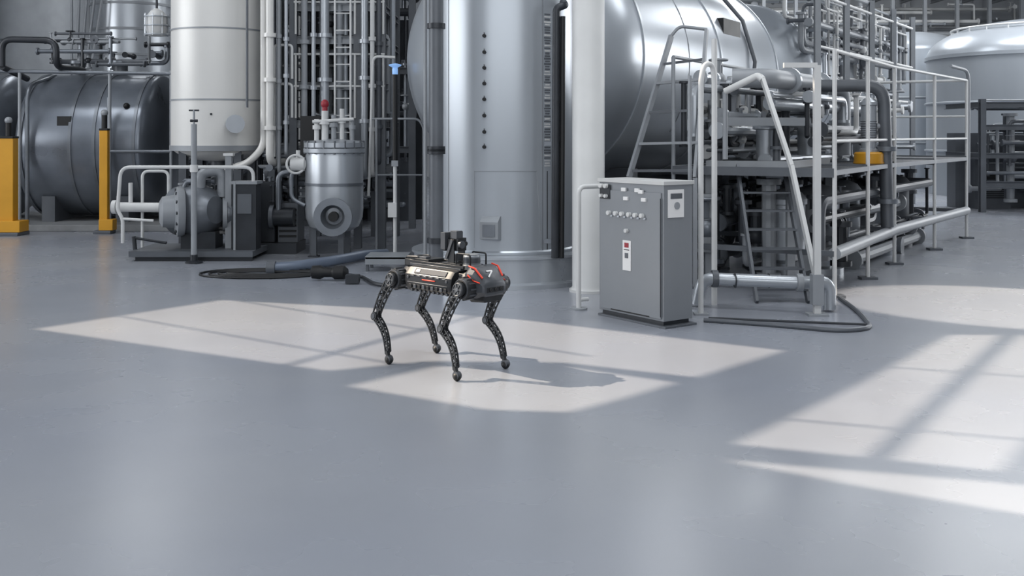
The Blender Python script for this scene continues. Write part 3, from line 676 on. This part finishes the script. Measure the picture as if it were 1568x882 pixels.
for s_ in(-1,1):
    prof=[(.12,.765),(.165,.755),(.205,.705),(.21,.65),(.195,.60),(.175,.57),(.12,.56)]
    vs=[];n=len(prof)
    for x in(-.265,-.235,.235,.265):
        k_=.93 if abs(x)>.25 else 1
        for y,z in prof: vs.append((x,s_*(.12+(y-.12)*k_),.66+(z-.66)*k_))
    fs=[]
    for i in range(3):
        for j in range(n-1): fs.append((i*n+j,i*n+j+1,(i+1)*n+j+1,(i+1)*n+j))
    fs+=[tuple(range(n)),tuple(3*n+j for j in range(n))]
    t.add(vs,fs,RBLK)
    Rt=Matrix.Rotation(s_*-math.atan2(.05,.04),3,'X')
    t.box((0.02,s_*.188,.732),(.36,.046,.006),RPAN,R=Rt)
    t.box((-.12,s_*.190,.734),(.05,.03,.006),RBLK,R=Rt)
    t.box((.02,s_*.2115,.672),(.15,.006,.009),ORANGE)
    for i in range(6): t.box((-.17+i*.072,s_*.209,.695),(.045,.006,.010),RGRY)
    for i in range(9): t.box((-.2+i*.05,s_*.196,.612),(.030,.02,.03),RGRY if i%2 else BLACK); t.box((-.2+i*.05,s_*.182,.578),(.02,.02,.02),RGRY)
    t.box((0,s_*.208,.642),(.46,.008,.008),RGRY)
    t.cyl((-.22,s_*.19,.68),(-.22,s_*.215,.68),.012,RGRY); t.cyl((.22,s_*.19,.68),(.22,s_*.215,.68),.012,RGRY)
t.box((-.02,0,.765),(.58,.22,.02),RGRY)
for s_ in(-1,1): t.beam((-.3,s_*.1,.785),(.3,s_*.1,.785),.018,.022,RBLK)
t.box((-.2,0,.79),(.16,.17,.04),RBLK); t.box((-.33,0,.775),(.1,.2,.05),RBLK)
t.box((-.21,-.04,.815),(.08,.05,.02),RGRY)
t.tube([(-.42,-.06,.74),(-.42,-.06,.81),(-.26,-.06,.82),(-.26,-.06,.78)],.009,RBLK,bend=.03,n=8)
t.tube([(-.42,.06,.74),(-.42,.06,.81),(-.26,.06,.82),(-.26,.06,.78)],.009,RBLK,bend=.03,n=8)
for i in range(4): t.box((-.03+i*.035,0,.785),(.014,.16,.02),RBLK)
hull(t,[(.34,.13,.57,.785,.04),(.38,.15,.565,.805,.05),(.435,.15,.565,.795,.05),(.52,.125,.585,.705,.035),(.533,.11,.60,.675,.02)],RGRY)
hull(t,[(.36,.10,.53,.58,.015),(.51,.10,.54,.60,.015)],RBLK)
t.box((.531,0,.635),(.01,.18,.04),RBLK); 
for y in(-.055,0,.055): t.cyl((.533,y,.635),(.543,y,.635),.013,BLACK)
for s_ in(-1,1):
    t.beam((.375,s_*.122,.806),(.44,s_*.122,.793),.014,.010,ORANGE)
    t.beam((.44,s_*.122,.793),(.505,s_*.106,.724),.014,.010,ORANGE)
    t.beam((.39,s_*.152,.745),(.445,s_*.150,.705),.006,.010,ORANGE); t.beam((.445,s_*.150,.705),(.505,s_*.134,.69),.006,.008,ORANGE)
    t.beam((.39,s_*.152,.64),(.43,s_*.152,.64),.006,.01,LABEL)
def fp(y,u): return Vector((.44+u*.082,y,.796-u*.087))
t.beam(fp(-.03,.34),fp(.03,.34),.012,.005,LABEL,up=(.7,0,.7)); t.beam(fp(.03,.34),fp(-.04,.78),.012,.005,LABEL,up=(.7,0,.7))
t.done(0.004,parent=rob)
g=B('sensor_mast'); g.M=MR
g.box((.14,0,.79),(.2,.18,.03),RBLK)
g.box((.11,-.055,.89),(.07,.012,.19),RBLK); g.box((.11,.055,.89),(.07,.012,.19),RBLK)
g.box((.11,0,.84),(.05,.1,.05),RGRY)
g.box((.12,0,.945),(.11,.09,.1),RBLK); g.box((.13,-.02,1.02),(.07,.06,.06),RGRY); g.box((.10,.04,1.0),(.05,.03,.08),RBLK)
g.box((.04,-.02,.97),(.05,.12,.13),RGRY); g.box((.0,.02,.92),(.03,.1,.07),RBLK)
g.cyl((.175,-.02,.945),(.20,-.02,.945),.03,RGRY); g.cyl((.175,.028,.95),(.19,.028,.95),.018,BLACK)
g.beam((.06,-.066,.83),(.13,-.066,.98),.01,.025,RGRY)
g.lathe((.28,0,.765),[(.075,0),(.075,.035),(.062,.04),(.066,.045),(.066,.1),(.06,.107),(.06,.115),(.04,.119)],RLGT,n=28)
g.lathe((.28,0,.765),[(.0665,.05),(.0675,.05),(.0675,.09),(.0665,.09)],RGRY,n=28)
for s_ in(-1,1): g.tube([(.2,s_*.085,.78),(.2,s_*.085,.885),(.35,s_*.085,.885),(.35,s_*.085,.78)],.007,RBLK,bend=.02,n=8)
g.done(0.003,parent=rob)
def truss(b,A,Bp,wa,wb,th,m,y,n=5,bow=0.0):
    A=Vector((A[0],0,A[1])); C=Vector((Bp[0],0,Bp[1])); d=(C-A).normalized(); nr=Vector((d.z,0,-d.x))
    if nr.x<0: nr=-nr
    pts=[]
    for i in range(n+1):
        u=i/n; w=wa*(1-u)+wb*u; cpt=A.lerp(C,u)+nr*bow*math.sin(math.pi*u)
        pts.append((cpt+nr*w/2,cpt-nr*w/2))
    for yy in(y-th/2,y+th/2):
        o_=Vector((0,yy,0))
        for i in range(n):
            for s_ in(0,1): b.beam(pts[i][s_]+o_,pts[i+1][s_]+o_,.009,.011,m,up=(0,1,0))
            b.beam(pts[i][i%2]+o_,pts[i+1][(i+1)%2]+o_,.006,.008,m,up=(0,1,0))
            b.beam(pts[i+1][0]+o_,pts[i+1][1]+o_,.006,.007,m,up=(0,1,0))
    for i in range(n+1):
        for s_ in(0,1): b.beam(pts[i][s_]+Vector((0,y-th/2,0)),pts[i][s_]+Vector((0,y+th/2,0)),.008,.008,m)
    b.tube([(p[0]+p[1])/2+Vector((0,y,0)) for p in pts],[.5*wa*.26*(1-i/n)+.5*wb*.34*(i/n) for i in range(n+1)],m,n=8)
feet={(-1,-1):(-.961,8.165),(1,-1):(-.40,7.61),(-1,1):(-.618,8.585),(1,1):(-.05,8.005)}
Mi=MR.inverted(); li=1
for (fx,sy),(wx,wy) in feet.items():
    L=B('leg_%d'%li); L.M=MR; li+=1
    ft=Mi@Vector((wx,wy,0)); hx=fx*.39
    L.lathe((hx-fx*.085,sy*.10,hz),[(.05,-.05),(.062,-.04),(.062,.05),(.05,.06)],RBLK,axis=(1,0,0),n=24)
    L.lathe((hx,0,hz),[(.05,.10),(.078,.115),(.082,.13),(.082,.20),(.074,.215),(.06,.222),(.055,.21),(.03,.21),(.028,.225),(.0,.225)],RBLK,axis=(0,sy,0),n=32)
    L.ring((hx,sy*.218,hz),.07,.005,RGRY,axis=(0,1,0))
    for k_ in range(12):
        a=k_*math.pi/6; L.box((hx+.0835*math.cos(a),sy*.165,hz+.0835*math.sin(a)),(.012,.07,.012),RGRY,R=Matrix.Rotation(-a,3,'Y'))
    yl=sy*.235; fy=ft.y; fxp=ft.x
    kx=fxp-.225; kz=.345
    ylk=yl*.55+fy*.45
    def shear(y0,z0,y1,z1):
        sh=(y1-y0)/(z1-z0); Ms=Matrix.Identity(4); Ms[1][2]=sh; Ms[1][3]=y0-sh*z0; return Ms
    L.M=MR@shear(yl,hz,ylk,kz)
    L.cyl((hx,-.022,hz),(hx,.022,hz),.055,RBLK)
    L.ring((hx,sy*.022,hz),.045,.005,RGRY,axis=(0,1,0))
    for k_ in range(6):
        a=k_*math.pi/3; L.beam((hx+.012*math.cos(a),sy*.024,hz+.012*math.sin(a)),(hx+.045*math.cos(a),sy*.024,hz+.045*math.sin(a)),.006,.007,RGRY,up=(0,1,0))
    L.cyl((hx,0,hz),(hx,sy*.03,hz),.014,RGRY)
    truss(L,(hx-.02,hz-.035),(kx,kz),.08,.05,.036,RBLK,0,5,bow=-.012)
    L.cyl((kx,-.03,kz),(kx,.03,kz),.032,RBLK); L.cyl((kx,-.034,kz),(kx,.034,kz),.018,RGRY)
    L.M=MR@shear(ylk,kz,fy,.03)
    truss(L,(kx+.008,kz-.01),(fxp-.022,.085),.05,.03,.026,RBLK,0,7,bow=.034)
    L.M=MR
    L.beam((fxp-.022,fy,.10),(fxp,fy,.035),.024,.026,RBLK,up=(0,1,0))
    L.sphere((fxp,fy,.032),.032,BLACK,16,sc=1.0); L.cyl((fxp,fy-.02,.04),(fxp,fy+.02,.04),.03,RGRY)
    L.done(0,parent=rob)
# ---------------------------------------------------------------- lights
su=bpy.data.lights.new('sun','SUN'); su.energy=7.4; su.angle=math.radians(.4); su.color=(1.0,.84,.66)
so=bpy.data.objects.new('sun',su); so.rotation_euler=SD.to_track_quat('-Z','Y').to_euler(); so.location=(0,0,15); S.collection.objects.link(so)
def area(name,loc,dirn,sx,sy,e,c=(1,1,1)):
    l=bpy.data.lights.new(name,'AREA'); l.shape='RECTANGLE'; l.size=sx;l.size_y=sy;l.energy=e;l.color=c
    o=bpy.data.objects.new(name,l); o.location=loc; o.rotation_euler=Vector(dirn).to_track_quat('-Z','Y').to_euler(); S.collection.objects.link(o)
for i,(x,y,e) in enumerate(((-9,5,200),(0,5,205),(9,5,215),(-9,15,250),(1,10.5,250),(9,15,280),(-8,27,320),(3,27,340),(13,27,600),(10,35,700))):
    area('overhead_fill',(x,y,8.85),(0,0,-1),5,2.5,e,(.955,.98,1))  # added soft fill below the ceiling, no fixtures behind it
area('fill_light_left',(-20.5,9,5),(1,0,-.1),14,5,1350,(.96,.98,1))  # added fill to light the tanks from the left; wall has no window
area('fill_light_front',(0,-5.5,5.5),(0,1,-.15),18,4,680,(.955,.98,1))  # added fill for the tank fronts, set before a solid wall
area('fill_light_right',(21,24,5),(-1,0,-.1),14,5,1300,(.97,.985,1))  # added fill from the right side, no window in that wall
sp=bpy.data.lights.new('sun_patch_spot','SPOT'); sp.energy=10500; sp.color=(1,.86,.70); sp.spot_size=math.radians(15); sp.spot_blend=.2; sp.shadow_soft_size=.05  # added warm spot standing in for a sun patch the tanks block
o_=bpy.data.objects.new('sun_patch_spot',sp); o_.location=(11.5,7.5,8.5); o_.rotation_euler=(Vector((5.35,10.85,0))-Vector((11.5,7.5,8.5))).to_track_quat('-Z','Y').to_euler(); S.collection.objects.link(o_)
w=bpy.data.worlds.new('sky'); S.world=w; w.use_nodes=True; nt=w.node_tree
bg=nt.nodes['Background']; sk=nt.nodes.new('ShaderNodeTexSky'); sk.sky_type='NISHITA'; sk.sun_disc=False; sk.sun_elevation=math.radians(39)
nt.links.new(sk.outputs['Color'],bg.inputs['Color']); bg.inputs['Strength'].default_value=.1
# ---------------------------------------------------------------- camera
cam=bpy.data.cameras.new('camera'); co=bpy.data.objects.new('camera',cam); S.collection.objects.link(co)
cam.sensor_width=36; cam.lens=36*FP/1568; co.location=(0,0,H); co.rotation_euler=(math.pi/2,0,0)
cam.shift_y=-(441-HY)/1568; cam.clip_end=200
S.camera=co
S.view_settings.view_transform='Standard'
